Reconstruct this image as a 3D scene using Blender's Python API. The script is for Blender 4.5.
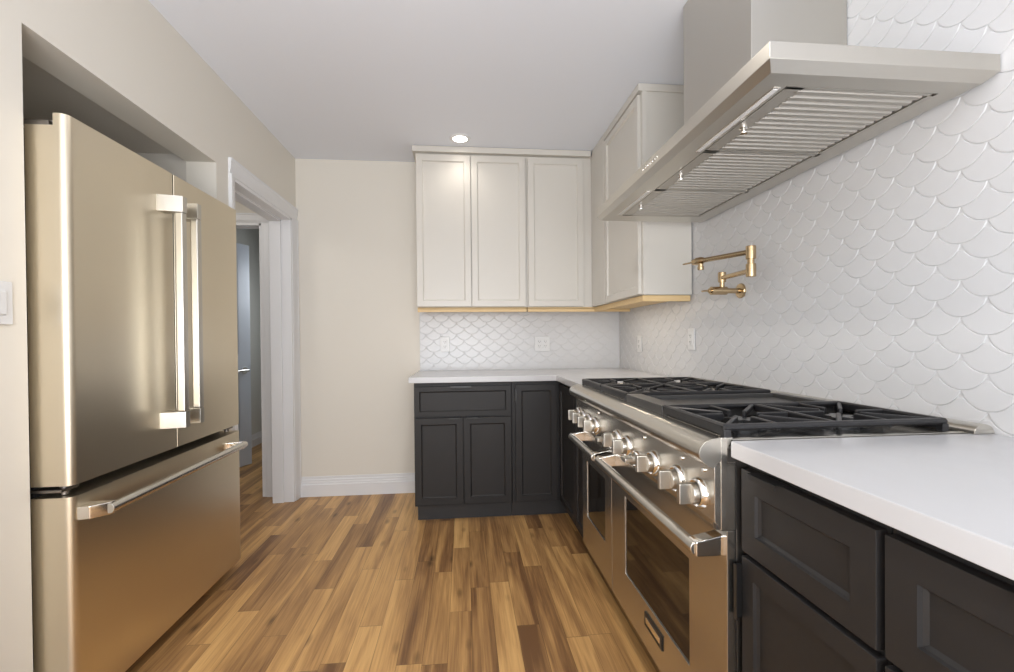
import bpy, bmesh, math, random
from mathutils import Vector, Matrix

for o in list(bpy.data.objects):
    bpy.data.objects.remove(o)
random.seed(7)
SC = bpy.context.scene
COL = SC.collection
PI = math.pi

# ------------------------------------------------------------------ camera
F_PX, PAN, PITCH, ROLL, PPY, EYE = 450.44, .0962, .0086, .0088, 343.567, 1.1409
c_, s_ = math.cos(PAN), math.sin(PAN)
r0, d0, z0 = Vector((c_, -s_, 0)), Vector((s_, c_, 0)), Vector((0, 0, 1))
fwd = d0 * math.cos(PITCH) - z0 * math.sin(PITCH)
z1 = z0 * math.cos(PITCH) + d0 * math.sin(PITCH)
rgt = r0 * math.cos(ROLL) - z1 * math.sin(ROLL)
up = r0 * math.sin(ROLL) + z1 * math.cos(ROLL)
cam_d = bpy.data.cameras.new('camera')
cam = bpy.data.objects.new('camera', cam_d)
COL.objects.link(cam)
cam.matrix_world = Matrix(((rgt.x, up.x, -fwd.x, 0), (rgt.y, up.y, -fwd.y, 0), (rgt.z, up.z, -fwd.z, EYE), (0, 0, 0, 1)))
cam_d.sensor_fit = 'HORIZONTAL'
cam_d.sensor_width = 36
cam_d.lens = F_PX * 36 / 1014
cam_d.shift_y = (PPY - 336) / 1014
cam_d.clip_start = .02
SC.camera = cam

# ------------------------------------------------------------------ world, exposure, big lights
SC.view_settings.view_transform = 'Standard'
SC.view_settings.look = 'None'
SC.view_settings.exposure = 0.06
SC.view_settings.gamma = 1
SC.view_settings.use_curve_mapping = False
W = bpy.data.worlds.new('sky')
SC.world = W
W.use_nodes = True
W.node_tree.nodes['Background'].inputs[0].default_value = (.80, .90, 1.0, 1)
W.node_tree.nodes['Background'].inputs[1].default_value = 1.0


def area(name, loc, target, sx, sy, power, color=(1, 1, 1)):
    l = bpy.data.lights.new(name, 'AREA')
    l.shape = 'RECTANGLE'
    l.size, l.size_y, l.energy, l.color = sx, sy, power, color
    o = bpy.data.objects.new(name, l)
    COL.objects.link(o)
    o.location = loc
    o.rotation_euler = (Vector(target) - Vector(loc)).to_track_quat('-Z', 'Y').to_euler()
    return o


area('daylight_window', (.1, -2.35, 1.22), (0, 3, 1.0), 2.3, 1.7, 54, (.97, .99, 1.02))  # soft lamp at the assumed, unseen window behind the camera
area('ceiling_fill', (-.12, -.62, 1.10), (-.12, .10, 2.478), 1.2, 1.5, 37, (.94, .975, 1.03))  # unseen lamp aimed up, added to brighten the ceiling and the room
area('far_room_fill', (-1.38, 4.75, 1.5), (-2.2, 4.45, 1.0), .4, .9, 8, (.92, .96, 1))  # unseen lamp standing in for daylight, aimed at the far door
area('hall_fill', (-2.2, 2.5, 2.2), (-1.6, 3.2, .6), .5, .5, 5, (1, .96, .9))  # unseen lamp that lights the hall

# ------------------------------------------------------------------ materials
def new_mat(name):
    m = bpy.data.materials.new(name)
    m.use_nodes = True
    return m, m.node_tree.nodes, m.node_tree.links, m.node_tree.nodes['Principled BSDF']


def mat(name, col, rough=.5, metal=0, noise=0, nscale=40, bump=0, stretch=None, spec=None, coat=0):
    m, N, L, b = new_mat(name)
    b.inputs['Base Color'].default_value = (*col, 1)
    b.inputs['Roughness'].default_value = rough
    b.inputs['Metallic'].default_value = metal
    if spec is not None:
        b.inputs['Specular IOR Level'].default_value = spec
    if coat:
        b.inputs['Coat Weight'].default_value = coat
        b.inputs['Coat Roughness'].default_value = .08
    if noise or bump:
        tc = N.new('ShaderNodeTexCoord')
        src = tc.outputs['Object']
        if stretch:
            mp = N.new('ShaderNodeMapping')
            mp.inputs['Scale'].default_value = stretch
            L.new(src, mp.inputs['Vector'])
            src = mp.outputs['Vector']
        nz = N.new('ShaderNodeTexNoise')
        nz.inputs['Scale'].default_value = nscale
        nz.inputs['Detail'].default_value = 4
        L.new(src, nz.inputs['Vector'])
        if noise:
            mr = N.new('ShaderNodeMapRange')
            mr.inputs['To Min'].default_value = max(rough - noise, .02)
            mr.inputs['To Max'].default_value = rough + noise
            L.new(nz.outputs['Fac'], mr.inputs['Value'])
            L.new(mr.outputs['Result'], b.inputs['Roughness'])
        if bump:
            bp = N.new('ShaderNodeBump')
            bp.inputs['Strength'].default_value = bump
            bp.inputs['Distance'].default_value = .002
            L.new(nz.outputs['Fac'], bp.inputs['Height'])
            L.new(bp.outputs['Normal'], b.inputs['Normal'])
    return m


def floor_material():
    m, N, L, b = new_mat('oak_acacia_planks')
    g = N.new('ShaderNodeNewGeometry')
    sep = N.new('ShaderNodeSeparateXYZ')
    L.new(g.outputs['Position'], sep.inputs[0])

    def math_(op, a, bb=None, c=None):
        n = N.new('ShaderNodeMath')
        n.operation = op
        for i, v in enumerate((a, bb, c)):
            if v is None:
                continue
            if isinstance(v, (int, float)):
                n.inputs[i].default_value = v
            else:
                L.new(v, n.inputs[i])
        return n.outputs[0]

    xs = math_('DIVIDE', math_('ADD', sep.outputs['X'], 10.002), .0895)
    ci = math_('FLOOR', xs)
    xf = math_('FRACT', xs)
    wn = N.new('ShaderNodeTexWhiteNoise')
    wn.noise_dimensions = '1D'
    L.new(ci, wn.inputs['W'])
    ys = math_('DIVIDE', math_('ADD', math_('ADD', sep.outputs['Y'], 20), math_('MULTIPLY', wn.outputs['Value'], 3.7)),
               math_('ADD', .55, math_('MULTIPLY', wn.outputs['Value'], .5)))
    ri = math_('FLOOR', ys)
    yf = math_('FRACT', ys)
    cmb = N.new('ShaderNodeCombineXYZ')
    L.new(ci, cmb.inputs[0]); L.new(ri, cmb.inputs[1])
    w2 = N.new('ShaderNodeTexWhiteNoise')
    w2.noise_dimensions = '2D'
    L.new(cmb.outputs[0], w2.inputs['Vector'])
    # grain coordinates, shifted per plank
    off = N.new('ShaderNodeVectorMath'); off.operation = 'MULTIPLY_ADD'
    L.new(w2.outputs['Color'], off.inputs[0]); off.inputs[1].default_value = (9, 9, 9)
    L.new(g.outputs['Position'], off.inputs[2])
    mp = N.new('ShaderNodeMapping'); mp.inputs['Scale'].default_value = (15, 1.1, 1)
    L.new(off.outputs[0], mp.inputs['Vector'])
    n1 = N.new('ShaderNodeTexNoise'); n1.inputs['Scale'].default_value = 1.0; n1.inputs['Detail'].default_value = 3
    n1.inputs['Distortion'].default_value = .9
    L.new(mp.outputs[0], n1.inputs['Vector'])
    mp2 = N.new('ShaderNodeMapping'); mp2.inputs['Scale'].default_value = (160, 5, 1)
    L.new(off.outputs[0], mp2.inputs['Vector'])
    n2 = N.new('ShaderNodeTexNoise'); n2.inputs['Scale'].default_value = 1.0; n2.inputs['Detail'].default_value = 5
    n2.inputs['Distortion'].default_value = .4
    L.new(mp2.outputs[0], n2.inputs['Vector'])
    # knots
    mp3 = N.new('ShaderNodeMapping'); mp3.inputs['Scale'].default_value = (9, 3.4, 1)
    L.new(off.outputs[0], mp3.inputs['Vector'])
    vo = N.new('ShaderNodeTexVoronoi'); vo.inputs['Scale'].default_value = 1.0
    L.new(mp3.outputs[0], vo.inputs['Vector'])
    kn = N.new('ShaderNodeMapRange'); kn.inputs['From Min'].default_value = .03; kn.inputs['From Max'].default_value = .17
    kn.inputs['To Min'].default_value = .45; kn.inputs['To Max'].default_value = 1
    L.new(vo.outputs['Distance'], kn.inputs['Value'])
    t = math_('ADD', math_('MULTIPLY', w2.outputs['Value'], .62), math_('MULTIPLY', math_('SUBTRACT', n1.outputs['Fac'], .5), 1.35))
    t = math_('ADD', t, math_('MULTIPLY', math_('SUBTRACT', n2.outputs['Fac'], .5), .62))
    t = math_('ADD', t, .13)
    cr = N.new('ShaderNodeValToRGB')
    e = cr.color_ramp.elements
    e[0].position = 0; e[0].color = (.175, .086, .037, 1)
    e[1].position = 1; e[1].color = (.77, .475, .19, 1)
    for p, cc in ((.22, (.285, .150, .060, 1)), (.45, (.43, .238, .092, 1)), (.68, (.60, .345, .132, 1))):
        q = e.new(p); q.color = cc
    L.new(t, cr.inputs[0])
    mx = N.new('ShaderNodeMix'); mx.data_type = 'RGBA'; mx.blend_type = 'MULTIPLY'
    mx.inputs[0].default_value = 1
    L.new(cr.outputs[0], mx.inputs[6])
    kc = N.new('ShaderNodeCombineColor')
    for i in range(3):
        L.new(kn.outputs[0], kc.inputs[i])
    L.new(kc.outputs[0], mx.inputs[7])
    # seams
    ex = math_('MINIMUM', xf, math_('SUBTRACT', 1, xf))
    sx = math_('GREATER_THAN', ex, .011)
    ey = math_('MINIMUM', yf, math_('SUBTRACT', 1, yf))
    sy = math_('GREATER_THAN', ey, .0016)
    seam = math_('MULTIPLY', sx, sy)
    sm = math_('ADD', .55, math_('MULTIPLY', seam, .45))
    sc_ = N.new('ShaderNodeCombineColor')
    for i in range(3):
        L.new(sm, sc_.inputs[i])
    mx2 = N.new('ShaderNodeMix'); mx2.data_type = 'RGBA'; mx2.blend_type = 'MULTIPLY'; mx2.inputs[0].default_value = 1
    L.new(mx.outputs[2], mx2.inputs[6]); L.new(sc_.outputs[0], mx2.inputs[7])
    L.new(mx2.outputs[2], b.inputs['Base Color'])
    b.inputs['Roughness'].default_value = .36
    b.inputs['Specular IOR Level'].default_value = .35
    bp = N.new('ShaderNodeBump'); bp.inputs['Strength'].default_value = .25; bp.inputs['Distance'].default_value = .002
    L.new(math_('ADD', math_('MULTIPLY', n2.outputs['Fac'], .3), seam), bp.inputs['Height'])
    L.new(bp.outputs['Normal'], b.inputs['Normal'])
    return m


def plywood():
    m, N, L, b = new_mat('birch_plywood')
    tc = N.new('ShaderNodeTexCoord')
    mp = N.new('ShaderNodeMapping'); mp.inputs['Scale'].default_value = (3, 40, 40)
    L.new(tc.outputs['Object'], mp.inputs[0])
    nz = N.new('ShaderNodeTexNoise'); nz.inputs['Scale'].default_value = 2
    L.new(mp.outputs[0], nz.inputs['Vector'])
    cr = N.new('ShaderNodeValToRGB')
    cr.color_ramp.elements[0].color = (.68, .46, .21, 1)
    cr.color_ramp.elements[1].color = (.84, .64, .36, 1)
    L.new(nz.outputs['Fac'], cr.inputs[0])
    L.new(cr.outputs[0], b.inputs['Base Color'])
    b.inputs['Roughness'].default_value = .5
    return m


def emit(name, col, st):
    m, N, L, b = new_mat(name)
    b.inputs['Base Color'].default_value = (*col, 1)
    b.inputs['Emission Color'].default_value = (*col, 1)
    b.inputs['Emission Strength'].default_value = st
    return m


M = dict(
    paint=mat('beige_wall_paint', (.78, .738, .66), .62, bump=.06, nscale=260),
    niche=mat('darkened_niche_paint', (.62, .58, .52), .65),  # wall beige darkened, recess shade put into the colour
    ceiling=mat('ceiling_paint', (.85, .88, .945), .75, bump=.05, nscale=220),
    trim=mat('white_trim_paint', (.80, .80, .81), .35),
    farwall=mat('grey_green_wall_paint', (.66, .66, .62), .6, bump=.05, nscale=200),
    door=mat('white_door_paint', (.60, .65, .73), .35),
    floor=floor_material(),
    cream=mat('cream_cabinet_lacquer', (.675, .645, .59), .33),
    dark=mat('charcoal_cabinet_lacquer', (.022, .0205, .0205), .48, noise=.05, nscale=30, spec=.35),
    toe=mat('charcoal_toe_kick', (.030, .029, .030), .5),
    ply=plywood(),
    quartz=mat('white_quartz', (.56, .56, .575), .22, noise=.04, nscale=15),
    tile=mat('white_glazed_tile', (.665, .665, .675), .27, bump=.06, nscale=28, spec=.5),
    grout=mat('pale_grout', (.65, .65, .655), .8),
    steel=mat('brushed_steel', (.62, .595, .55), .27, 1, noise=.006, nscale=8, stretch=(40, 40, 1)),
    steel_h=mat('brushed_steel_grain_along', (.64, .615, .565), .27, 1, noise=.006, nscale=8, stretch=(40, 1, 40)),
    fridge=mat('warm_tinted_steel', (.73, .655, .52), .34, 1, noise=.006, nscale=8, stretch=(40, 40, 1)),  # stainless steel with the room's warm reflections put into its colour
    fridge_side=mat('warm_tinted_side', (.60, .55, .45), .35, .6),  # same warm tint as the doors
    hood=mat('satin_hood_steel', (.60, .575, .525), .33, 1, noise=.006, nscale=8, stretch=(40, 1, 40)),
    polished=mat('polished_steel', (.80, .76, .70), .10, 1),
    darksteel=mat('dark_side_steel', (.24, .22, .20), .38, 1),
    chrome=mat('chrome', (.86, .85, .83), .06, 1),
    brass=mat('satin_brass', (.56, .42, .25), .24, 1),
    iron=mat('black_cast_iron', (.017, .0165, .018), .36, noise=.06, nscale=60, bump=.1),
    enamel=mat('black_enamel', (.018, .018, .019), .25),
    griddle=mat('griddle_plate', (.07, .068, .066), .38, .4, noise=.06, nscale=10),
    black=mat('black_pull', (.012, .012, .012), .35),
    rubber=mat('black_gasket', (.01, .01, .01), .7),
    plastic=mat('white_outlet_plastic', (.72, .72, .72), .3),
    filt=mat('satin_filter_steel', (.58, .555, .51), .5, 1),
    slot=mat('dark_slot', (.05, .05, .05), .6),
    hole=mat('hood_recess', (.24, .23, .21), .5, .6),
    lens=emit('lamp_lens', (1, .93, .82), 9),
    led=emit('led_strip_lens', (1, .88, .68), 1.6),
    oven=None,
)
m, N, L, b = new_mat('smoked_oven_glass')
b.inputs['Base Color'].default_value = (.012, .009, .006, 1)
b.inputs['Roughness'].default_value = .04
b.inputs['Specular IOR Level'].default_value = .9
M['oven'] = m


# ------------------------------------------------------------------ mesh builder
class MB:
    def __init__(s):
        s.bm = bmesh.new()

    def _merge(s, t, mtx=None):
        if mtx is not None:
            t.transform(mtx)
        me = bpy.data.meshes.new('t')
        bmesh.ops.recalc_face_normals(t, faces=t.faces)
        t.to_mesh(me)
        t.free()
        s.bm.from_mesh(me)
        bpy.data.meshes.remove(me)
        return s

    def box(s, x0, x1, y0, y1, z0, z1, bev=0, seg=2, mtx=None):
        t = bmesh.new()
        bmesh.ops.create_cube(t, size=1)
        for v in t.verts:
            v.co = Vector(((x0 + x1) / 2 + v.co.x * (x1 - x0), (y0 + y1) / 2 + v.co.y * (y1 - y0), (z0 + z1) / 2 + v.co.z * (z1 - z0)))
        if bev:
            bmesh.ops.bevel(t, geom=list(t.edges), offset=bev, segments=seg, affect='EDGES', profile=.5)
        return s._merge(t, mtx)

    def prism(s, pts, axis, a0, a1, bev=0, seg=2, mtx=None):
        """polygon pts extruded along axis; pts are the two other coordinates in xyz order"""
        t = bmesh.new()

        def P(p, a):
            if axis == 'x': return (a, p[0], p[1])
            if axis == 'y': return (p[0], a, p[1])
            return (p[0], p[1], a)
        f0 = t.faces.new([t.verts.new(P(p, a0)) for p in pts])
        r = bmesh.ops.extrude_face_region(t, geom=[f0])
        d = Vector(P((0, 0), a1)) - Vector(P((0, 0), a0))
        for e in r['geom']:
            if isinstance(e, bmesh.types.BMVert):
                e.co += d
        bmesh.ops.recalc_face_normals(t, faces=t.faces)
        if bev:
            bmesh.ops.bevel(t, geom=[e for e in t.edges if e.calc_face_angle(0) > .5], offset=bev, segments=seg, affect='EDGES', profile=.5)
        return s._merge(t, mtx)

    def cyl(s, p0, p1, r, r2=None, n=24, bev=0):
        t = bmesh.new()
        p0, p1 = Vector(p0), Vector(p1)
        d = p1 - p0
        bmesh.ops.create_cone(t, cap_ends=True, segments=n, radius1=r, radius2=r if r2 is None else r2, depth=d.length)
        if bev:
            bmesh.ops.bevel(t, geom=[e for e in t.edges if e.calc_face_angle(0) > .9], offset=bev, segments=2, affect='EDGES', profile=.5)
        mx = Matrix.Translation((p0 + p1) / 2) @ d.to_track_quat('Z', 'Y').to_matrix().to_4x4()
        return s._merge(t, mx)

    def lathe(s, prof, base, direction, n=32):
        """prof: list of (radius, distance along direction)"""
        t = bmesh.new()
        rings = []
        for r, h in prof:
            rings.append([t.verts.new((max(r, 1e-5) * math.cos(2 * PI * k / n), max(r, 1e-5) * math.sin(2 * PI * k / n), h)) for k in range(n)])
        for a, b in zip(rings, rings[1:]):
            for k in range(n):
                t.faces.new((a[k], a[(k + 1) % n], b[(k + 1) % n], b[k]))
        t.faces.new(rings[0][::-1])
        t.faces.new(rings[-1])
        mx = Matrix.Translation(base) @ Vector(direction).to_track_quat('Z', 'Y').to_matrix().to_4x4()
        return s._merge(t, mx)

    def tube(s, pts, r, n=16):
        t = bmesh.new()
        pts = [Vector(p) for p in pts]
        rings = []
        for i, p in enumerate(pts):
            d = (pts[min(i + 1, len(pts) - 1)] - pts[max(i - 1, 0)]).normalized()
            q = d.to_track_quat('Z', 'Y')
            rr = r[i] if isinstance(r, (list, tuple)) else r
            rings.append([t.verts.new(p + q @ Vector((rr * math.cos(2 * PI * k / n), rr * math.sin(2 * PI * k / n), 0))) for k in range(n)])
        for a, b in zip(rings, rings[1:]):
            for k in range(n):
                t.faces.new((a[k], a[(k + 1) % n], b[(k + 1) % n], b[k]))
        t.faces.new(rings[0][::-1]); t.faces.new(rings[-1])
        return s._merge(t)

    def bar(s, p0, p1, w, h, bev=.002, taper=1):
        """rectangular bar from p0 to p1 (top centre line), w wide, h deep below"""
        p0, p1 = Vector(p0), Vector(p1)
        d = (p1 - p0); ln = d.length; d.normalize()
        side = Vector((-d.y, d.x, 0)).normalized()
        t = bmesh.new()
        vs = []
        for p, k in ((p0, 1), (p1, taper)):
            for sx, dz in ((-1, 0), (1, 0), (1, -h), (-1, -h)):
                vs.append(t.verts.new(p + side * sx * w * k / 2 + Vector((0, 0, dz))))
        for f in ((0, 1, 2, 3), (4, 7, 6, 5), (0, 4, 5, 1), (1, 5, 6, 2), (2, 6, 7, 3), (3, 7, 4, 0)):
            t.faces.new([vs[i] for i in f])
        if bev:
            bmesh.ops.bevel(t, geom=list(t.edges), offset=bev, segments=1, affect='EDGES')
        return s._merge(t)

    def shaker(s, w, h, t_=.019, fr=.055, step=.008, mtx=None, rails=None, splitx=None):
        """door front, local: x 0..w, z 0..h, front face at y=-t_, with a framed recessed panel"""
        t = bmesh.new()
        bmesh.ops.create_cube(t, size=1)
        for v in t.verts:
            v.co = Vector((w / 2 + v.co.x * w, -t_ / 2 + v.co.y * t_, h / 2 + v.co.z * h))
        bmesh.ops.bevel(t, geom=list(t.edges), offset=.002, segments=2, affect='EDGES', profile=.5)
        t.faces.ensure_lookup_table()
        f = max((f for f in t.faces if f.normal.y < -.9), key=lambda f: f.calc_area())
        bmesh.ops.inset_region(t, faces=[f], thickness=fr - .002, depth=0)
        bmesh.ops.inset_region(t, faces=[f], thickness=.003, depth=-.006)
        bmesh.ops.inset_region(t, faces=[f], thickness=step, depth=-.004)
        return s._merge(t, mtx)

    def build(s, name, m, parent=None, smooth=True, origin=None):
        bm = s.bm
        bmesh.ops.remove_doubles(bm, verts=bm.verts, dist=1e-6)
        xs = [v.co for v in bm.verts]
        lo = Vector((min(v.x for v in xs), min(v.y for v in xs), min(v.z for v in xs)))
        hi = Vector((max(v.x for v in xs), max(v.y for v in xs), max(v.z for v in xs)))
        org = Vector(origin) if origin else Vector(((lo.x + hi.x) / 2, (lo.y + hi.y) / 2, lo.z))
        for v in bm.verts:
            v.co -= org
        me = bpy.data.meshes.new(name)
        bm.to_mesh(me)
        bm.free()
        me.materials.append(m)
        if smooth:
            me.shade_smooth()
            me.set_sharp_from_angle(angle=math.radians(32))
        o = bpy.data.objects.new(name, me)
        COL.objects.link(o)
        if smooth:
            wn = o.modifiers.new('weighted_normal', 'WEIGHTED_NORMAL')
            wn.weight = 90
            wn.keep_sharp = True
        o['_w'] = list(org)
        if parent is not None:
            o.parent = parent
            o.location = org - Vector(parent['_w'])
        else:
            o.location = org
        return o


def empty(name, loc, label, cat, group=None):
    o = bpy.data.objects.new(name, None)
    o.empty_display_size = .1
    COL.objects.link(o)
    o.location = loc
    o['_w'] = list(loc)
    o['label'] = label
    o['category'] = cat
    if group: o['group'] = group
    return o


def tag(o, label, cat, group=None):
    o['label'] = label
    o['category'] = cat
    if group: o['group'] = group
    return o


def struct(o, label=None):
    o['kind'] = 'structure'
    if label: o['label'] = label
    return o


def box(name, m, dims, parent=None, bev=0, seg=2):
    return MB().box(*dims, bev=bev, seg=seg).build(name, m, parent)


# ------------------------------------------------------------------ the room
XL, XR, YB, ZC, YR = -1.212, 1.218, 3.436, 2.478, -2.5
N0, N1, NZ, NX = 1.380, 2.368, 2.033, -1.95       # refrigerator niche
D0, D1, DZ, XI = 2.536, 3.345, 2.020, -1.352      # doorway in the left wall

struct(box('floor', M['floor'], (-4.2, 1.4, YR, 7.2, -.06, 0)), 'narrow wood plank floor in mixed honey and brown tones')
struct(box('ceiling', M['ceiling'], (-4.2, 1.4, YR, 7.2, ZC, ZC + .08)), 'flat pale grey ceiling')

w = MB()
w.box(XI, XL, YR, N0, 0, ZC)
w.box(XI, XL, N0, N1, NZ, ZC)
w.box(XI, XL, N1, D0, 0, ZC)
w.box(XI, XL, D0, D1, DZ, ZC)
w.box(XI, XL, D1, YB + .1, 0, ZC)
wl = struct(w.build('wall_left', M['paint'], smooth=False), 'beige wall with the refrigerator niche and the hall doorway')
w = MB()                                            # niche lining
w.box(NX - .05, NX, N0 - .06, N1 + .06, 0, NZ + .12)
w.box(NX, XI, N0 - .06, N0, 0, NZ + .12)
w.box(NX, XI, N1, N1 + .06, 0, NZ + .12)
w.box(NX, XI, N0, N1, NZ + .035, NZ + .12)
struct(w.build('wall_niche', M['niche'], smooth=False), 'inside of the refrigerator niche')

struct(box('wall_back', M['paint'], (XI, 1.36, YB, YB + .1, 0, ZC)), 'beige end wall beside the doorway')
wr = struct(box('wall_right', M['paint'], (XR + .008, 1.36, YR, YB, 0, ZC)), 'right wall faced in white scallop tile')

# rear wall behind the camera with an assumed window opening, there to light the room
w = MB()
w.box(-4.2, -1.1, YR - .1, YR, 0, ZC)
w.box(1.25, 1.4, YR - .1, YR, 0, ZC)
w.box(-1.1, 1.25, YR - .1, YR, 2.35, ZC)
w.box(-1.1, 1.25, YR - .1, YR, 0, .35)
struct(w.build('wall_rear', M['paint'], smooth=False), 'wall behind the camera')
w = MB()
for z in (.35, 2.31):
    w.box(-1.1, 1.25, YR - .07, YR - .03, z, z + .04)
for x in (-1.1, .055, 1.21):
    w.box(x, x + .04, YR - .07, YR - .03, .35, 2.35)
struct(w.build('window_1', M['trim'], smooth=False))

# hall and the room beyond it
w = MB()
w.box(-1.40, XI, 3.47, 3.57, 0, ZC)
w.box(-4.2, -1.40, 3.47, 3.57, 2.01, ZC)
struct(w.build('wall_hall', M['paint'], smooth=False), 'hall wall with a cased opening')
struct(box('wall_far_left', M['farwall'], (-2.40, -2.30, 3.57, 7.2, 0, ZC)), 'grey wall of the room beyond the hall')
struct(box('wall_far', M['farwall'], (-2.3, -1.25, 7.1, 7.2, 0, ZC)))
struct(box('wall_far_right', M['farwall'], (-1.35, -1.25, 3.57, 7.1, 0, ZC)))
struct(box('wall_hall_end', M['paint'], (-4.2, -4.1, YR, 3.47, 0, ZC)))


def casing_profile(wd=.085, th=.018):
    return [(0, 0), (wd, 0), (wd, th), (wd - .012, th), (wd - .016, th - .003), (.03, th - .005), (.022, th - .009), (.008, th - .010), (.003, th - .013), (0, th - .013)]


# doorway casing: two legs and a mitred head, plus jamb and stop
t = MB()
cp = casing_profile()
for y0, sgn in ((D1, 1), (D0, -1)):
    t.prism([(XL + b_, y0 + sgn * a * (1 if sgn > 0 else .62)) for a, b_ in cp], 'z', 0, DZ + .003)
t.prism([(XL + b_, DZ + a) for a, b_ in cp], 'y', D0 - .053, D1 + .085)
cas = struct(t.build('trim_1', M['trim']), 'white casing around the hall doorway')
t = MB()
t.box(XI - .004, XL + .002, D1 - .018, D1, 0, DZ, .001)
t.box(XI - .004, XL + .002, D0, D0 + .012, 0, DZ, .001)
t.box(XI - .004, XL + .002, D0, D1, DZ - .018, DZ, .001)
t.box(XI, XI + .075, D1 - .031, D1 - .016, 0, DZ - .01, .002)
t.box(XI, XI + .075, D0 + .010, D0 + .025, 0, DZ - .01, .002)
t.box(XI, XI + .075, D0, D1, DZ - .031, DZ - .016, .002)
t.build('jamb', M['trim'], cas)
# cased opening across the hall
t = MB()
t.prism([(-1.40 - .07 + a * .82, 3.47 - b_) for a, b_ in cp], 'z', 0, 2.01)
t.prism([(3.47 - b_, 2.01 + a * .82) for a, b_ in cp], 'x', -2.35, -1.40)
t.box(-1.483, -1.466, 3.466, 3.575, 0, 2.012)
t.box(-2.35, -1.47, 3.466, 3.575, 1.994, 2.012)
struct(t.build('trim_2', M['trim']), 'white casing of the second opening across the hall')


def baseboard(name, p0, p1, nrm, h=.10):
    p0, p1, nrm = Vector((*p0, 0)), Vector((*p1, 0)), Vector((*nrm, 0))
    prof = [(0, 0), (.019, 0), (.019, h * .60), (.013, h * .63), (.013, h * .72), (.010, h * .75), (.010, h * .84), (.0055, h * .87), (.0055, h), (0, h)]
    t = bmesh.new()
    rings = [[t.verts.new(p + nrm * a + Vector((0, 0, z))) for a, z in prof] for p in (p0, p1)]
    n = len(prof)
    for k in range(n):
        t.faces.new((rings[0][k], rings[0][(k + 1) % n], rings[1][(k + 1) % n], rings[1][k]))
    t.faces.new(rings[0]); t.faces.new(rings[1][::-1])
    b_ = MB(); b_._merge(t)
    return struct(b_.build(name, M['trim']))


baseboard('baseboard_back', (XL + .018, YB), (-.315, YB), (0, -1), .145)
baseboard('baseboard_hall', (-1.402, 3.47), (XI, 3.47), (0, -1), .12)
baseboard('baseboard_far', (-2.30, 3.6), (-2.30, 7.1), (1, 0), .13)
baseboard('baseboard_left', (XL, YR), (XL, N0), (1, 0))

# door standing ajar in the far room
hx, hy, fx, fy = -2.285, 3.735, -1.985, 4.395
ang = math.atan2(fy - hy, fx - hx)
dm = Matrix.Translation((hx, hy, .012)) @ Matrix.Rotation(ang, 4, 'Z')
dl = math.hypot(fx - hx, fy - hy)
d = MB()
t = bmesh.new()
bmesh.ops.create_cube(t, size=1)
for v in t.verts:
    v.co = Vector((dl / 2 + v.co.x * dl, v.co.y * .036, 1.01 + v.co.z * 2.02))
d._merge(t, dm)
for z0_, z1_ in ((.2, .85), (1.02, 1.9)):
    for sgn in (-1, 1):
        t = bmesh.new()
        vs = [t.verts.new(p) for p in ((.12, sgn * .018, z0_), (dl - .12, sgn * .018, z0_), (dl - .12, sgn * .018, z1_), (.12, sgn * .018, z1_))]
        f = t.faces.new(vs)
        bmesh.ops.solidify(t, geom=[f], thickness=-.004 * sgn)
        d._merge(t, dm)
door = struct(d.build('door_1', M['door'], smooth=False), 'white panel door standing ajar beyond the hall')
lv = MB()
P = lambda x, y, z: tuple(dm @ Vector((x, y, z)))
for sgn in (-1, 1):
    lv.cyl(P(dl - .065, sgn * .017, .87), P(dl - .065, sgn * .026, .87), .031, bev=.003)
    lv.cyl(P(dl - .065, sgn * .02, .87), P(dl - .065, sgn * .065, .87), .010)
    lv.tube([P(dl - .058, sgn * .062, .87), P(dl - .10, sgn * .062, .872), P(dl - .17, sgn * .060, .868)], [.011, .010, .007])
lv.build('lever_handle', M['chrome'], door)


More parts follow.
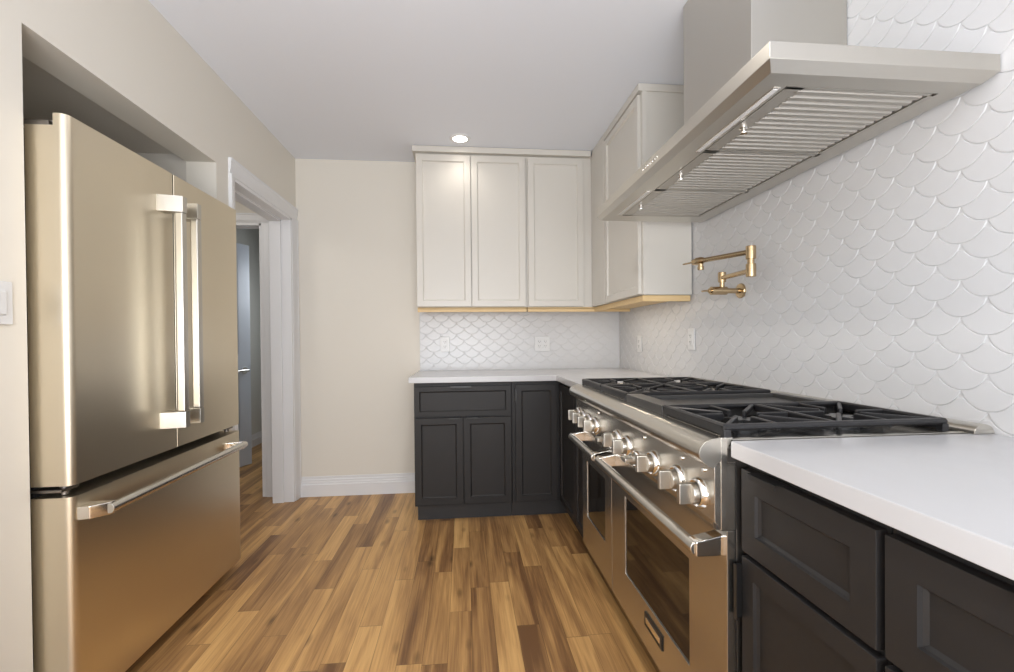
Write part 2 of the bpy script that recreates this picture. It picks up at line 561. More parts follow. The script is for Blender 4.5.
# ------------------------------------------------------------------ scallop tile
def scallop_field(u0, u1, v0, v1, anchor_u, anchor_v, place, w=.1145, p=.0451, holes=()):
    """fan tiles: w wide, rows p apart; tile bottoms of an even row at (anchor_u + k w, anchor_v)"""
    bm = bmesh.new()
    half = w / 2
    r = (half * half + p * p) / (2 * p)
    cy = r - p                                        # arc centre above the side cusps
    a_s = math.asin(-cy / r)
    raw = []
    nl, nf = 16, 8
    for k in range(nl + 1):                           # lower arc, from the right cusp round to the left cusp
        a = a_s + (-PI - 2 * a_s) * k / nl
        raw.append((r * math.cos(a), cy + r * math.sin(a)))
    flank = []
    for k in range(nf):
        a = -PI / 2 + (a_s + PI / 2) * k / nf         # from below the neighbour's centre up to its right cusp
        flank.append((-half + r * math.cos(a), p + cy + r * math.sin(a)))
    flank = [q for q in flank if q[0] < -.0045][1:]
    # the flank runs from the left cusp up to the blunt tip
    raw += flank[::-1] if False else sorted(flank, key=lambda q: q[1])
    raw += [(-x, y) for x, y in sorted(flank, key=lambda q: -q[1])]

    def outline(ins):
        n = len(raw)
        res = []
        for i in range(n):
            a, b_, c3 = (Vector(raw[q % n]) for q in (i - 1, i, i + 1))
            n1 = Vector(((b_ - a).y, -(b_ - a).x)).normalized()
            n2 = Vector(((c3 - b_).y, -(c3 - b_).x)).normalized()
            m_ = n1 + n2
            ln = min(2.2, 2 / max(m_.length, .3))
            q = b_ + m_.normalized() * ins * ln * (1 if m_.length > .9 else 1)
            res.append((q.x, q.y))
        return res

    rows = range(int((v0 - anchor_v) / p) - 3, int((v1 - anchor_v) / p) + 4)
    base = outline(.0004)
    lip = outline(.0013)
    top = outline(.0034)
    for j in rows:
        off = half if j % 2 else 0
        z = anchor_v + j * p + p
        k0 = int((u0 - anchor_u) / w) - 2
        for k in range(k0, int((u1 - anchor_u) / w) + 3):
            u = anchor_u + k * w + off
            tilt = random.uniform(-1, 1) * .0004, random.uniform(-1, 1) * .0004
            rings = []
            for pts, hgt in ((base, 0), (lip, .0024), (top, .0033)):
                rings.append([bm.verts.new((u + x, z + y, hgt + (tilt[0] * x + tilt[1] * y) / half)) for x, y in pts])
            n = len(base)
            if not (len(lip) == n == len(top)):
                raise RuntimeError('ring')
            for a, b_ in zip(rings, rings[1:]):
                for q in range(n):
                    bm.faces.new((a[q], a[(q + 1) % n], b_[(q + 1) % n], b_[q]))
            bm.faces.new(rings[-1])
    for co, no in (((u0, 0, 0), (-1, 0, 0)), ((u1, 0, 0), (1, 0, 0)), ((0, v0, 0), (0, -1, 0)), ((0, v1, 0), (0, 1, 0))):
        bmesh.ops.bisect_plane(bm, geom=list(bm.verts) + list(bm.edges) + list(bm.faces), plane_co=co, plane_no=no, clear_outer=True)
    for v in bm.verts:
        v.co = place(v.co.x, v.co.y, v.co.z)
    bmesh.ops.recalc_face_normals(bm, faces=bm.faces)
    return bm


def tile_object(name, bm, parent, toward):
    # make sure the tile faces look into the room
    s = sum((f.normal.dot(toward) * f.calc_area() for f in bm.faces))
    if s < 0:
        bmesh.ops.reverse_faces(bm, faces=bm.faces)
    b_ = MB()
    me = bpy.data.meshes.new('t'); bm.to_mesh(me); bm.free()
    b_.bm.from_mesh(me); bpy.data.meshes.remove(me)
    return b_.build(name, M['tile'], parent)


wr['_w'] = list(wr.location)
bmt = scallop_field(-.9, YB - .004, .90, ZC, 1.0555, .9615, lambda u, v, h: Vector((XR + .0045 - h, u, v)))
tile_object('scallop_tile', bmt, wr, Vector((-1, 0, 0)))
box('grout', M['grout'], (XR + .0040, XR + .012, -.9, YB - .002, .90, ZC), wr)
wb = bpy.data.objects['wall_back']
bmt = scallop_field(-.325, XR - .001, .90, 1.40, .35, .9615, lambda u, v, h: Vector((u, YB - .0035 - h * .55, v)))
tile_object('scallop_tile', bmt, wb, Vector((0, -1, 0)))
box('grout', M['grout'], (-.327, XR, YB - .0035, YB + .004, .90, 1.40), wb)


# ------------------------------------------------------------------ outlets and switch
def outlet(loc, face, gangs, label, name='wall_outlet', kind='outlet', z_off=0):
    """face: rotation about z; local front is -Y"""
    e = empty(name, loc, label, 'switch' if kind == 'switch' else 'outlet', 'outlets on the tile' if kind == 'outlet' else None)
    mx = Matrix.Translation(loc) @ Matrix.Rotation(face, 4, 'Z')
    wd = .070 + .046 * (gangs - 1)
    hgt = .114
    MB().box(-wd / 2, wd / 2, -.006, 0, -hgt / 2, hgt / 2, .0022, mtx=mx).build('cover_plate', M['plastic'], e)
    for g in range(gangs):
        gx = (g - (gangs - 1) / 2) * .046
        if kind == 'outlet':
            rc = MB().box(gx - .0165, gx + .0165, -.0085, -.004, -.034, .034, .0015, mtx=mx).build('receptacle', M['plastic'], e)
            sl = MB()
            for z in (-.018, .016):
                for dx in (-.0065, .0065):
                    sl.box(gx + dx - .0012, gx + dx + .0012, -.0092, -.0080, z - .001, z + .008, mtx=mx)
                sl.box(gx - .002, gx + .002, -.0092, -.0080, z - .009, z - .005, mtx=mx)
            sl.build('slot', M['slot'], rc)
        else:
            rk = MB()
            rk.box(gx - .0165, gx + .0165, -.0075, -.004, -.034, .034, .001, mtx=mx)
            rk.box(gx - .0145, gx + .0145, -.011, -.006, -.031, .031, .0025, mtx=mx)
            rk.build('rocker', M['plastic'], e)
    return e


TB = YB - .0085
outlet((-.14, TB, 1.110), 0, 1, 'single white outlet on the back tile above the two-door base cabinet')
outlet((.603, TB, 1.107), 0, 2, 'double-width white outlet on the back tile near the corner')
outlet((XR - .0008, 3.02, 1.105), -PI / 2, 1, 'white outlet on the right-hand tile close to the corner')
outlet((XR - .0008, 2.306, 1.135), -PI / 2, 1, 'white outlet on the right-hand tile just behind the range')
outlet((XL + .0005, 1.300, 1.250), PI / 2, 1, 'white rocker light switch on the beige wall beside the refrigerator', 'light_switch', 'switch')


# ------------------------------------------------------------------ cabinets
def xf(face, x, y, z):
    """face 'b': front looks to -Y, local x runs +X.  face 'r': front looks to -X, local x runs -Y (from far to near)"""
    if face == 'b':
        return Matrix.Translation((x, y, z))
    return Matrix.Translation((x, y, z)) @ Matrix.Rotation(-PI / 2, 4, 'Z')


def front(parent, name, face, x, y, z, w_, h_, m, fr=.055):
    return MB().shaker(w_, h_, fr=fr, mtx=xf(face, x, y, z)).build(name, m, parent)


def tab_pull(parent, face, x, y, z, ln, vertical=False):
    """small edge pull; (x, y, z) is the middle of the top edge of a front (or its side edge)"""
    mx = xf(face, x, y, z)
    t_ = MB()
    if not vertical:
        t_.box(-ln / 2, ln / 2, -.034, -.004, .0005, .0025, .0006, mtx=mx)
        t_.box(-ln / 2, ln / 2, -.036, -.0335, -.009, .0025, .0006, mtx=mx)
    else:
        t_.box(-.0025, -.0005, -.034, -.004, -ln / 2, ln / 2, .0006, mtx=mx)
        t_.box(-.0025, .009, -.036, -.0335, -ln / 2, ln / 2, .0006, mtx=mx)
    return t_.build('pull', M['black'], parent)


YF, YU = 2.84, 3.174          # front planes (carcass) of the back base and wall cabinets
CT = .876                     # carcass top under the counter
# two-door drawer base
c = empty('base_cabinet', (0, YF + .3, 0), 'charcoal base cabinet with one drawer over two doors against the back wall', 'cabinet', 'charcoal base cabinets')
MB().box(-.310, .300, YF + .001, YB - .012, .105, CT, .001).build('carcass', M['dark'], c)
box('toe_kick', M['toe'], (-.298, .300, YF + .055, YF + .075, 0, .105), c)
f = front(c, 'drawer', 'b', -.306, YF, .667, .600, .186, M['dark'], .042)
tab_pull(f, 'b', -.02, YF, .853, .13)
f = front(c, 'door', 'b', -.306, YF, .117, .297, .540, M['dark'])
tab_pull(f, 'b', -.06, YF, .657, .07)
f = front(c, 'door', 'b', -.003, YF, .117, .297, .540, M['dark'])
tab_pull(f, 'b', .05, YF, .657, .07)

# corner cabinet: one door on each run
XF = .622                     # front plane (carcass) of the right-hand base run
c = empty('corner_cabinet', (.9, 3.1, 0), 'charcoal corner base cabinet with full-height doors beside the range', 'cabinet', 'charcoal base cabinets')
t = MB()
t.box(.302, XR - .006, YF + .001, YB - .012, .105, CT, .001)
t.box(XF + .001, XR - .006, 2.43, YF + .001, .105, CT, .001)
t.build('carcass', M['dark'], c)
t = MB()
t.box(.302, XF + .075, YF + .055, YF + .075, 0, .105)
t.box(XF + .055, XF + .075, 2.43, YF + .056, 0, .105)
t.build('toe_kick', M['toe'], c)
f = front(c, 'door', 'b', .322, YF, .112, .268, .745, M['dark'])
tab_pull(f, 'b', .322, YF, .79, .075, True)
front(c, 'door', 'r', XF, YF - .022, .112, .385, .745, M['dark'])
c = empty('narrow_cabinet', (.92, 2.30, 0), 'slim charcoal pull-out cabinet squeezed between corner cabinet and range', 'cabinet', 'charcoal base cabinets')
MB().box(XF + .001, XR - .006, 2.176, 2.428, .105, CT, .001).build('carcass', M['dark'], c)
box('toe_kick', M['toe'], (XF + .055, XF + .075, 2.176, 2.428, 0, .105), c)
front(c, 'door', 'r', XF, 2.425, .112, .245, .745, M['dark'])

# near cabinets right of the range
c = empty('base_cabinet', (.92, .77, 0), 'charcoal base cabinet with one drawer over one door touching the near end of the range', 'cabinet', 'charcoal base cabinets')
MB().box(XF + .001, XR - .006, .602, .936, .105, CT, .001).build('carcass', M['dark'], c)
box('toe_kick', M['toe'], (XF + .055, XF + .075, .602, .936, 0, .105), c)
f = front(c, 'drawer', 'r', XF, .932, .675, .325, .180, M['dark'], .064)
tab_pull(f, 'r', XF, .845, .855, .085)
f = front(c, 'door', 'r', XF, .932, .112, .325, .552, M['dark'])
tab_pull(f, 'r', XF, .932, .585, .12, True)
c = empty('base_cabinet', (.92, .29, 0), 'charcoal base cabinet with a wide drawer, partly cut off at the lower right corner', 'cabinet', 'charcoal base cabinets')
MB().box(XF + .001, XR - .006, -.02, .600, .105, CT, .001).build('carcass', M['dark'], c)
box('toe_kick', M['toe'], (XF + .055, XF + .075, -.02, .600, 0, .105), c)
f = front(c, 'drawer', 'r', XF, .594, .675, .606, .180, M['dark'], .066)
tab_pull(f, 'r', XF, .385, .855, .085)
front(c, 'door', 'r', XF, .594, .112, .301, .552, M['dark'])
front(c, 'door', 'r', XF, .290, .112, .301, .552, M['dark'])

# counters
q = MB().prism([(-.338, 2.800), (.582, 2.800), (.582, 2.172), (XR - .003, 2.172), (XR - .003, YB - .010), (-.338, YB - .010)], 'z', .878, .914, .003)
tag(q.build('countertop', M['quartz']), 'white quartz countertop turning the back corner beyond the range', 'countertop', 'white quartz countertops')
q = MB().box(.582, XR - .003, -.05, .937, .878, .914, .003)
tag(q.build('countertop', M['quartz']), 'white quartz countertop on the near cabinets, in front of the range', 'countertop', 'white quartz countertops')

# wall cabinets
ZU0, ZU1 = 1.372, 2.425
def under_panel(c, x0, x1, y0, y1):
    t_ = MB()
    t_.box(x0 + .003, x1 - .003, y0 + .003, y1, ZU0 - .015, ZU0 - .002, .001)
    t_.box(x0 + .003, x1 - .003, y0 + .003, y0 + .018, ZU0 - .034, ZU0 - .010, .001)
    t_.build('plywood_bottom', M['ply'], c)


c = cab_two = empty('wall_cabinet', (.065, 3.3, ZU0), 'cream two-door wall cabinet hung left of the single-door one', 'cabinet', 'cream wall cabinets')
MB().box(-.318, .452, YU + .001, YB - .012, ZU0, ZU1 + .03, .001).build('carcass', M['cream'], c)
front(c, 'door', 'b', -.316, YU, ZU0 + .003, .374, ZU1 - ZU0 - .004, M['cream'], .058)
front(c, 'door', 'b', .063, YU, ZU0 + .003, .378, ZU1 - ZU0 - .004, M['cream'], .058)
under_panel(c, -.318, .452, YU, YB - .012)
c = empty('wall_cabinet', (.68, 3.3, ZU0), 'cream single-door wall cabinet in the back corner', 'cabinet', 'cream wall cabinets')
MB().box(.454, XR - .006, YU + .001, YB - .012, ZU0, ZU1 + .03, .001).build('carcass', M['cream'], c)
front(c, 'door', 'b', .462, YU, ZU0 + .003, .398, ZU1 - ZU0 - .004, M['cream'], .058)
under_panel(c, .454, XR - .006, YU, YB - .012)
XU = .942
c = cab_right = empty('wall_cabinet', (1.07, 2.74, ZU0), 'cream wall cabinet on the right wall, its end panel facing the hood', 'cabinet', 'cream wall cabinets')
t = MB()
t.box(XU + .001, XR - .006, 2.300, YU, ZU0, ZU1 + .03, .001)
t.box(XU - .019, XU + .002, 2.875, YU - .003, ZU0, ZU1 + .03, .001)
t.build('carcass', M['cream'], c)
front(c, 'door', 'r', XU, 2.866, ZU0 + .003, .560, ZU1 - ZU0 - .004, M['cream'], .058)
t = MB()
t.box(XU + .002, XU + .030, 2.290, 2.301, ZU0, ZU1 + .02, .001)
t.box(XU + .030, XR - .006, 2.2935, 2.301, ZU0, ZU1 + .02, .001)
t.build('end_panel', M['cream'], c)
MB().box(XU + .003, XR - .009, 2.303, YU - .003, ZU0 - .014, ZU0 - .002, .001).build('plywood_bottom', M['ply'], c)
t = MB()
t.box(XU + .003, XU + .019, 2.303, YU + .002, ZU0 - .034, ZU0 - .013, .001)
t.box(XU + .019, XR - .009, 2.303, 2.318, ZU0 - .034, ZU0 - .013, .001)
t.build('light_rail', M['ply'], c)

# crown strip along the cabinet tops
t = MB()
t.box(-.338, XU - .03, YU - .040, YB - .010, ZU1 + .012, ZC - .002, .002)
t.box(XU - .0205, XR - .006, 2.286, YU - .035, ZU1 + .012, ZC - .002, .002)
struct(t.build('trim_3', M['cream']), 'cream crown board along the wall cabinet tops')

# under-cabinet light bars, each a part of its cabinet
def light_bar(c, x0_, x1_, y0_, y1_, za, zb, pw):
    lb = box('light_bar', M['plastic'], (x0_, x1_, y0_, y1_, za + .003, zb), c, .002)
    box('lens', M['led'], (x0_ + .004, x1_ - .004, y0_ + .003, y1_ - .003, za, za + .0035), lb, .001)
    m_ = ((x0_ + x1_) / 2, (y0_ + y1_) / 2)
    area('light_bar_glow', (*m_, za - .004), (*m_, 0), x1_ - x0_, y1_ - y0_, pw, (1, .90, .76))


light_bar(cab_two, -.25, .40, 3.205, 3.228, 1.3455, 1.3570, .12)
light_bar(cab_right, .968, .988, 2.36, 3.08, 1.3475, 1.3575, 1.0)


# ------------------------------------------------------------------ recessed ceiling light
def downlight(x, y, label, power):
    e = None if label is None else empty('recessed_light', (x, y, ZC), label, 'lamp')
    if e: MB().lathe([(.047, -.001), (.048, .008), (.060, .009), (.067, .006), (.070, -.0005)], (x, y, ZC), (0, 0, -1), 40).build('trim_ring', M['trim'], e)
    if e: MB().lathe([(.0, .0005), (.047, .0005), (.046, .0030), (.02, .0042), (.0, .0045)], (x, y, ZC), (0, 0, -1), 40).build('lens', M['lens'], e)
    l = bpy.data.lights.new('downlight', 'SPOT')
    l.energy, l.color, l.spot_size, l.spot_blend, l.shadow_soft_size = power, (1, .93, .84), 2.5, .8, .045
    o = bpy.data.objects.new('downlight', l)
    COL.objects.link(o)
    o.location = (x, y, ZC - .02)
    return e


downlight(-.01, 3.007, 'lit round recessed ceiling light in front of the wall cabinets', 3)
downlight(-.05, 1.62, None, 30)            # unseen lamps without fixtures, added above the frame to light floor and tile
downlight(-.05, .25, None, 6)

# ------------------------------------------------------------------ refrigerator
FX, FB = -1.118, -1.226       # front of the doors, back of the doors
FY0, FY1, FM = 1.398, 2.364, 1.874
e = empty('refrigerator', (-1.5, FM, 0), 'stainless steel French door refrigerator with bottom freezer drawer in the wall niche', 'refrigerator')
MB().box(-1.925, FB - .012, FY0 + .008, FY1 - .008, .03, 1.765, .004).build('body', M['fridge_side'], e)
for y in (FY0 + .08, FY1 - .08):
    for x in (-1.30, -1.85):
        MB().cyl((x, y, 0), (x, y, .04), .022).build('foot', M['rubber'], e)
box('toe_grille', M['rubber'], (-1.29, -1.262, FY0 + .02, FY1 - .02, .012, .05), e)


def door_slab(name, y0, y1, z0_, z1_, round_near=True, round_far=True, r=.022):
    def arc(cy, a0, a1, rr):
        return [(FX - rr + rr * math.cos(a0 + (a1 - a0) * k / 6), cy + rr * math.sin(a0 + (a1 - a0) * k / 6)) for k in range(7)]
    rn, rf = (r if round_near else .004), (.007 if round_far else .004)
    pts = [(FB, y0)] + arc(y0 + rn, -PI / 2, 0, rn) + arc(y1 - rf, 0, PI / 2, rf) + [(FB, y1)]
    d_ = MB()
    # the rear half of a door stops lower, under the hinge cover
    d_.prism([(-1.152, y0)] + pts[1:-1] + [(-1.152, y1)], 'z', z0_, z1_)
    d_.box(FB, -1.150, y0 + .0004, y1 - .0004, z0_ + .0004, z1_ - (.034 if z1_ > 1 else .0004))
    return d_.build(name, M['fridge'], e)


ZS0, ZS1 = .700, .733
dn = door_slab('door', FY0, FM - .0038, ZS1, 1.795, True, False)
df = door_slab('door', FM + .0038, FY1, ZS1, 1.795, False, True)
fz = door_slab('freezer_drawer', FY0, FY1, .060, ZS0)
MB().box(FB, FX - .004, FM - .0036, FM + .0036, ZS1 + .002, 1.793).build('dark_gap_strip', M['rubber'], e)  # black strip set between the doors to darken their gap
# gaskets and hinges
MB().box(FB - .013, FB - .001, FY0 + .012, FY1 - .012, .075, 1.755, .002).build('gasket', M['rubber'], e)
for y in (FY0 + .004, FY1 - .080):
    t = MB()
    t.box(FB - .11, FB + .060, y, y + .075, 1.7615, 1.778, .004)
    t.cyl((FB + .040, y + .037, 1.7615), (FB + .040, y + .037, 1.786), .014, bev=.002)
    t.build('hinge_cover', M['darksteel'], e)
for y in (FY0 + .002, FY1 - .062):
    t = MB()
    t.box(FB - .03, FX - .030, y, y + .060, ZS0 + .014, ZS0 + .022, .001)
    t.cyl((FX - .045, y + .03, ZS0 + .002), (FX - .045, y + .03, ZS1 - .001), .010)
    t.build('center_hinge', M['darksteel'], e)


def pull_vertical(parent, y_rod, y_base):
    t_ = MB()
    hx = FX + .066
    t_.box(hx - .014, hx + .014, y_rod - .0145, y_rod + .0145, .882, 1.628, .005, 3)
    t_.build('handle', M['hood'], parent)
    for za, zb in ((.822, .882), (1.628, 1.688)):
        b_ = MB()
        ya, yb = sorted((y_base, y_rod + math.copysign(.0155, y_rod - y_base)))
        b_.prism([(FX - .001, y_base - .001 if y_base < y_rod else y_base + .001), (FX + .030, y_base + (.003 if y_base < y_rod else -.003)), (hx + .015, y_rod - math.copysign(.012, y_rod - y_base)),
                  (hx + .015, y_rod + math.copysign(.0155, y_rod - y_base)), (FX - .001, y_rod + math.copysign(.0155, y_rod - y_base))], 'z', za, zb, .0015)
        b_.build('handle_bracket', M['hood'], parent)


pull_vertical(dn, 1.804, 1.775)
pull_vertical(df, 1.900, 1.940)
# freezer handle
hz = .648
t = MB()
hx = FX + .062
t.cyl((hx, 1.445, hz), (hx, 2.285, hz), .0155, n=28, bev=.003)
t.build('handle', M['steel'], fz)
for ya, yb in ((1.412, 1.470), (2.225, 2.275)):
    t = MB()
    t.prism([(FX - .001, ya), (FX + .03, ya + .006), (hx + .004, yb - .018), (hx + .004, yb), (FX - .001, yb - .006)], 'z', hz - .019, hz + .019, .003)
    t.build('handle_bracket', M['polished'], fz)

# ------------------------------------------------------------------ range
RY0, RY1, RS = .943, 2.166, 1.728         # near end, far end, seam between the ovens
RP, RD = .548, .577                        # control panel front, oven door front
e = empty('range', (.88, 1.55, 0), 'wide stainless steel dual oven gas range with black cast iron grates and griddle', 'range')
t = MB()
t.box(.600, 1.205, RY0 + .002, RY1 - .002, .125, .900, .002)
t.box(RP + .004, .602, RY0 + .001, RY0 + .012, .716, .905, .001)
t.box(RP + .004, .602, RY1 - .012, RY1 - .001, .716, .905, .001)
t.build('body', M['darksteel'], e)
for y in (RY0 + .06, RY1 - .06):
    for x in (.70, 1.15):
        MB().cyl((x, y, 0), (x, y, .128), .022).build('leg', M['darksteel'], e)
box('kick_panel', M['steel_h'], (.640, .652, RY0 + .004, RY1 - .004, .035, .132), e, .002)
# control panel with angled foot
MB().prism([(RP, .735), (RP, .866), (.60, .866), (.60, .712), (RP + .016, .712)], 'y', RY0, RY1, .0025).build('control_panel', M['steel_h'], e)
# bullnose rail along the front edge
def bull(inset):
    r = .030
    pts = []
    for k in range(11):
        a = PI / 2 + (PI * .62) * k / 10
        pts.append((.551 + (r + .012 - inset) * math.cos(a) * .9, .888 + (r - inset) * math.sin(a)))
    return pts
prof = [(.585, .918)] + bull(0) + [(.552, .852), (.585, .905)]
prof = [(.588, .919), (.556, .919), (.540, .917), (.526, .911), (.517, .901), (.513, .889), (.515, .877), (.522, .867), (.534, .858), (.546, .853), (.560, .868), (.588, .912)]
MB().prism(prof, 'y', RY0 + .003, RY1 - .003, .0006).build('bullnose', M['steel_h'], e)
for ya, yb in ((RY0 - .001, RY0 + .004), (RY1 - .004, RY1 + .001)):
    MB().prism([(x, z) for x, z in prof], 'y', ya, yb, .0008).build('end_cap', M['hood'], e)
# cooktop pan
t = MB()
t.prism([(.585, .905), (1.20, .905), (1.20, .900), (.585, .900)], 'y', RY0 + .004, RY1 - .004)
t.box(.575, 1.205, RY0, RY0 + .014, .895, .9165, .0015)
t.box(.575, 1.205, RY1 - .014, RY1, .895, .921, .0015)
t.box(.575, .592, RY0, RY1, .900, .920, .0015)
t.box(.563, .578, RY0 - .0015, RY0 + .010, .716, .9205, .001)
t.build('cooktop_rim', M['steel_h'], e)
box('cooktop_pan', M['enamel'], (.592, 1.168, RY0 + .014, RY1 - .014, .902, .9075), e, .001)
# back trim rail
pr = [(1.160, .9147)] + [(1.187 + .027 * math.cos(PI - PI * k / 10), .9155 + .022 * math.sin(PI - PI * k / 10)) for k in range(11)] + [(1.214, .9147)]
box('back_rim', M['steel_h'], (1.168, 1.212, RY0 + .001, RY1 - .001, .900, .9150), e)
MB().prism(pr, 'y', RY0 - .022, RY1 + .001, .001).build('back_trim', M['steel_h'], e)

# ovens
def oven_door(y0, y1, wy0, wy1, wz0, wz1, z0_=.142, z1_=.712):
    t_ = MB()
    t_.box(RD, .60, y0, y1, z0_, wz0, .002)
    t_.box(RD, .60, y0, y1, wz1, z1_, .002)
    t_.box(RD, .60, y0, wy0, wz0 - .003, wz1 + .003, .002)
    t_.box(RD, .60, wy1, y1, wz0 - .003, wz1 + .003, .002)
    d_ = t_.build('oven_door', M['steel'], e)
    t_ = MB()
    t_.box(RD + .004, RD + .010, wy0 - .002, wy1 + .002, wz0 - .002, wz1 + .002)
    t_.build('window', M['oven'], d_)
    t_ = MB()
    hx_, hz_ = .516, .668
    t_.cyl((hx_, y0 + .018, hz_), (hx_, y1 - .018, hz_), .0150, n=28, bev=.004)
    t_.build('handle', M['steel_h'], d_)
    for ya, yb in ((y0 + .012, y0 + .048), (y1 - .048, y1 - .012)):
        t_ = MB()
        t_.prism([(hx_ - .004, hz_ - .017), (hx_ - .004, hz_ + .017), (RD + .002, hz_ + .030), (RD + .002, hz_ - .018)], 'y', ya, yb, .004)
        t_.build('handle_bracket', M['chrome'], d_)
    return d_


od = oven_door(RY0 + .001, RS - .002, 1.115, 1.582, .288, .568)
oven_door(RS + .002, RY1 - .001, 1.815, 2.085, .300, .560)
t = MB()
t.box(RD - .004, RD + .002, 1.272, 1.400, .216, .262, .0015)
bdg = t.build('badge', M['black'], od)
MB().box(RD - .0052, RD - .003, 1.284, 1.388, .230, .248, .0008).build('badge_inlay', M['polished'], bdg)
box('door_gap', M['rubber'], (.592, .603, RY0 + .004, RY1 - .004, .135, .716), e)

# knobs: a bezel, a dial and a blade grip each
def knob(y, zc=.778, r=.033, blade=True):
    k = MB()
    k.lathe([(r * .74, .004), (r * .74, .020), (r * .70, .024), (.0, .024)], (RP, y, zc), (-1, 0, 0), 32)
    if blade:
        k.box(RP - .053, RP - .022, y - .0070, y + .0070, zc - .024, zc + .024, .003)
    else:
        k.box(RP - .048, RP - .020, y - r * .8, y + r * .8, zc - .007, zc + .007, .003)
    o = k.build('knob', M['hood'], e)
    MB().lathe([(r * 1.12, 0), (r * 1.12, .003), (r * 1.02, .010), (r * .90, .013), (r * .80, .011), (r * .80, .004)], (RP + .0005, y, zc), (-1, 0, 0), 36).build('bezel', M['chrome'], o)


for y in (1.006, 1.112, 1.262, 1.470, 1.572, 1.838, 1.934, 2.032, 2.115):
    knob(y)
for y in (1.385, 1.676):
    knob(y, .758, .024, False)
for y in (1.33, 1.80, .985, 1.090):  # small chrome dots on the panel above the knobs
    MB().lathe([(.006, -.001), (.006, .003), (.004, .005), (0, .005)], (RP, y, .838), (-1, 0, 0), 16).build('chrome_dot', M['chrome'], e)

# burners and grates
GT = .948
def burner(parent, x, y):
    b_ = MB()
    b_.lathe([(.060, 0), (.060, .004), (.045, .010), (.020, .012), (0, .012)], (x, y, .907), (0, 0, 1), 32)
    t_ = bmesh.new()
    n = 40
    lo = []; hi = []
    for k in range(n):
        a = 2 * PI * k / n
        rr = .036 + .010 * math.cos(5 * a)
        lo.append(t_.verts.new((x + rr * math.cos(a), y + rr * math.sin(a), .917)))
        hi.append(t_.verts.new((x + (rr - .003) * math.cos(a), y + (rr - .003) * math.sin(a), .932)))
    for k in range(n):
        t_.faces.new((lo[k], lo[(k + 1) % n], hi[(k + 1) % n], hi[k]))
    t_.faces.new(hi); t_.faces.new(lo[::-1])
    b_._merge(t_)
    b_.build('burner', M['enamel'], parent)


def grate(y0, y1, x0=.573, x1=1.128):
    g = MB()
    bw, bh = .017, .026
    r = .02
    # outer frame
    g.bar((x0 + bw / 2, y0 + .002, GT), (x0 + bw / 2, y1 - .002, GT), bw, bh, .004)
    g.bar((x1 - bw / 2, y0 + .002, GT), (x1 - bw / 2, y1 - .002, GT), bw, bh, .004)
    g.bar((x0, y0 + bw / 2, GT), (x1, y0 + bw / 2, GT), bw, .0145, .005)
    g.bar((x0, y1 - bw / 2, GT), (x1, y1 - bw / 2, GT), bw, .0145, .005)
    xm = (x0 + x1) / 2
    g.bar((xm, y0 + bw, GT - .001), (xm, y1 - bw, GT - .001), .013, .022, .003)
    # feet
    for x in (x0 + .009, x1 - .009):
        for y in (y0 + .009, y1 - .009):
            g.box(x - .0085, x + .0085, y - .0085, y + .0085, .9172, GT - .012, .002)
    ym = (y0 + y1) / 2
    for xc in ((x0 + xm) / 2, (xm + x1) / 2):
        hx_, hy_ = (x1 - x0) / 4 - .009, (y1 - y0) / 2 - .010
        for ax, ay in ((1, 1), (-1, 1), (-1, -1), (1, -1)):
            g.bar((xc + ax * hx_, ym + ay * hy_, GT - .002), (xc + ax * .030, ym + ay * .030, GT - .002), .010, .018, .0025)
        for ax, ay in ((1, 0), (-1, 0), (0, 1), (0, -1)):
            g.bar((xc + ax * hx_, ym + ay * hy_, GT - .002), (xc + ax * .046, ym + ay * .046, GT - .002), .010, .018, .0025)
    return g.build('grate', M['iron'], e)


for y0, y1 in ((.946, 1.258), (1.556, 1.853), (1.856, 2.150)):
    grate(y0, y1)
    for x in (.7118, .989):
        burner(e, x, (y0 + y1) / 2)
# griddle between the grates
t = MB()
t.box(.640, 1.120, 1.272, 1.542, .9076, .9240, .003)
for y in (1.266, 1.537):
    t.box(.640, 1.150, y, y + .011, .9076, .938, .003)
t.box(1.120, 1.150, 1.266, 1.548, .9076, .938, .003)
gr = t.build('griddle', M['griddle'], e)
MB().box(.573, .630, 1.262, 1.552, .9172, .9450, .004).build('grease_tray', M['griddle'], gr)

# ------------------------------------------------------------------ range hood
HY0, HY1, HX = .912, 2.180, .660
e = empty('range_hood', (.95, 1.54, 1.70), 'stainless steel wall hood with square chimney above the range', 'range hood')
MB().box(.895, XR - .001, 1.322, 1.752, 1.775, ZC - .001, .002).build('chimney', M['hood'], e)
t = MB()
t.box(HX, XR - .001, HY0, HY1, 1.739, 1.778, .0025)
t.build('canopy', M['hood'], e)
# chamfered skirt and underside
t = bmesh.new()
def ring(ix, iy0, iy1, ixb, z):
    return [t.verts.new(p) for p in ((HX + ix, HY0 + iy0, z), (XR - .001 - ixb, HY0 + iy0, z), (XR - .001 - ixb, HY1 - iy1, z), (HX + ix, HY1 - iy1, z))]
a = ring(.001, .001, .001, 0, 1.7395)
b_ = ring(.018, .022, .018, .020, 1.722)
c2 = ring(.090, .0685, .112, .0775, 1.722)
d2 = ring(.090, .0685, .112, .0775, 1.732)
for p_, q_ in ((a, b_), (b_, c2), (c2, d2)):
    for k in range(4):
        t.faces.new((p_[k], p_[(k + 1) % 4], q_[(k + 1) % 4], q_[k]))
t.faces.new(d2); t.faces.new(a[::-1])
m_ = MB(); m_._merge(t)
ub = m_.build('underside', M['hood'], e)
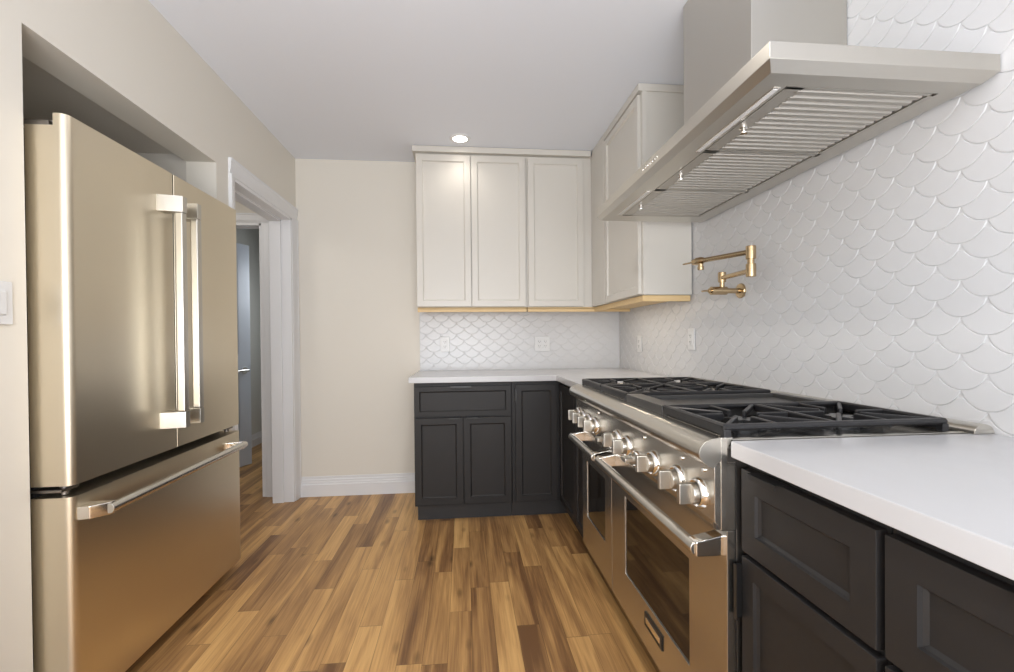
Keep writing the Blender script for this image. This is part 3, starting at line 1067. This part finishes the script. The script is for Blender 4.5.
# baffle filters
fx0, fx1 = .768, 1.135
fys = (.980, 1.342, 1.704, 2.066)
for i in range(3):
    y0, y1 = fys[i] + .002, fys[i + 1] - .002
    t = MB()
    t.box(fx0 - .016, fx1 + .004, y0, y0 + .010, 1.7215, 1.732, .001)
    t.box(fx0 - .016, fx1 + .004, y1 - .010, y1, 1.7215, 1.732, .001)
    t.box(fx0 - .016, fx0 + .030, y0, y1, 1.7215, 1.732, .001)
    t.box(fx1 - .010, fx1 + .004, y0, y1, 1.7215, 1.732, .001)
    n = 13
    pt = (y1 - y0 - .020) / n
    for k in range(n):
        ya = y0 + .010 + pt * k
        t.prism([(ya + pt * .02, 1.7265), (ya + pt * .16, 1.7200), (ya + pt * .66, 1.7200), (ya + pt * .80, 1.7265)], 'x', fx0 + .022, fx1 - .022)
    fl = t.build('baffle_filter', M['filt'], e)
    box('baffle_slot', M['hole'], (fx0 + .03, fx1 - .011, y0 + .010, y1 - .010, 1.7268, 1.7300), fl)
    t = MB()
    yc = (y0 + y1) / 2 + .02
    t.lathe([(.011, -.001), (.011, .003), (.006, .005), (.006, .012), (.010, .014), (.009, .017), (0, .017)], (fx0 + .008, yc, 1.7215), (0, 0, -1), 24)
    t.build('latch', M['chrome'], fl)
# light slots
for ya, yb in ((.985, 1.345), (1.715, 2.050)):
    t = MB()
    t.box(.722, .740, ya, yb, 1.7195, 1.7235, .0012)
    s_l = t.build('light_slot', M['polished'], e)
    MB().box(.725, .737, ya + .006, yb - .006, 1.7185, 1.7200, .0005).build('lamp_cover', M['plastic'], s_l)
for k in range(7):
    MB().cyl((HX + .0005, 1.48 + k * .02, 1.758), (HX - .0015, 1.48 + k * .02, 1.758), .005, n=16).build('button', M['chrome'], e)

# ------------------------------------------------------------------ pot filler
wx = XR + .001
fy, fz_ = 1.876, 1.347
e = empty('pot_filler', (wx, fy, fz_), 'brass folding pot filler faucet on the tile above the range', 'faucet')
MB().lathe([(.033, -.002), (.033, .004), (.031, .008), (.020, .010), (.013, .013)], (wx, fy, fz_), (-1, 0, 0), 40).build('flange', M['brass'], e)
jx, jy = 1.100, 1.632
t = MB()
t.cyl((wx - .008, fy, fz_), (1.120, fy, fz_), .0115, bev=.001)
t.cyl((1.150, fy, fz_), (1.078, fy, fz_), .0180, bev=.002)
t.cyl((1.130, fy, fz_), (1.130, fy, 1.388), .0105)
t.build('valve_body', M['brass'], e)
t = MB()
t.cyl((1.082, fy, fz_), (1.068, fy, fz_), .010, bev=.001)
t.tube([(1.070, fy, fz_), (1.050, fy, fz_ - .001), (1.036, fy, fz_ - .003)], [.004, .004, .0035])
t.build('lever', M['brass'], e)
t = MB()
t.cyl((1.130, fy, 1.384), (1.130, fy, 1.428), .0165, bev=.002)
t.cyl((1.130, fy, 1.403), (jx, jy, 1.398), .0100)
t.cyl((jx, jy, 1.374), (jx, jy, 1.424), .018, bev=.002)
t.cyl((jx, jy, 1.424), (jx, jy, 1.444), .0125)
t.build('lower_arm', M['brass'], e)
ex, ey = 1.028, 1.868
t = MB()
t.cyl((jx, jy, 1.442), (jx, jy, 1.492), .018, bev=.002)
t.cyl((jx, jy, 1.470), (ex, ey, 1.476), .0100)
t.lathe([(.009, -.022), (.014, -.012), (.0165, 0), (.0165, .022), (.013, .030), (.013, .042), (.0, .042)], (ex, ey, 1.476), (ex - jx, ey - jy, 0), 28)
t.cyl((ex, ey, 1.480), (ex, ey, 1.444), .0105, bev=.002)
t.cyl((ex, ey, 1.452), (ex, ey, 1.436), .0135, bev=.002)
t.build('upper_arm', M['brass'], e)
dv = Vector((ex - jx, ey - jy, 0)).normalized()
p1 = Vector((ex, ey, 1.476)) + dv * .040
t = MB()
t.tube([p1, p1 + dv * .030, p1 + dv * .062], [.004, .004, .0035])
t.build('lever', M['brass'], e)

for o in bpy.data.objects:
    if '_w' in o:
        del o['_w']
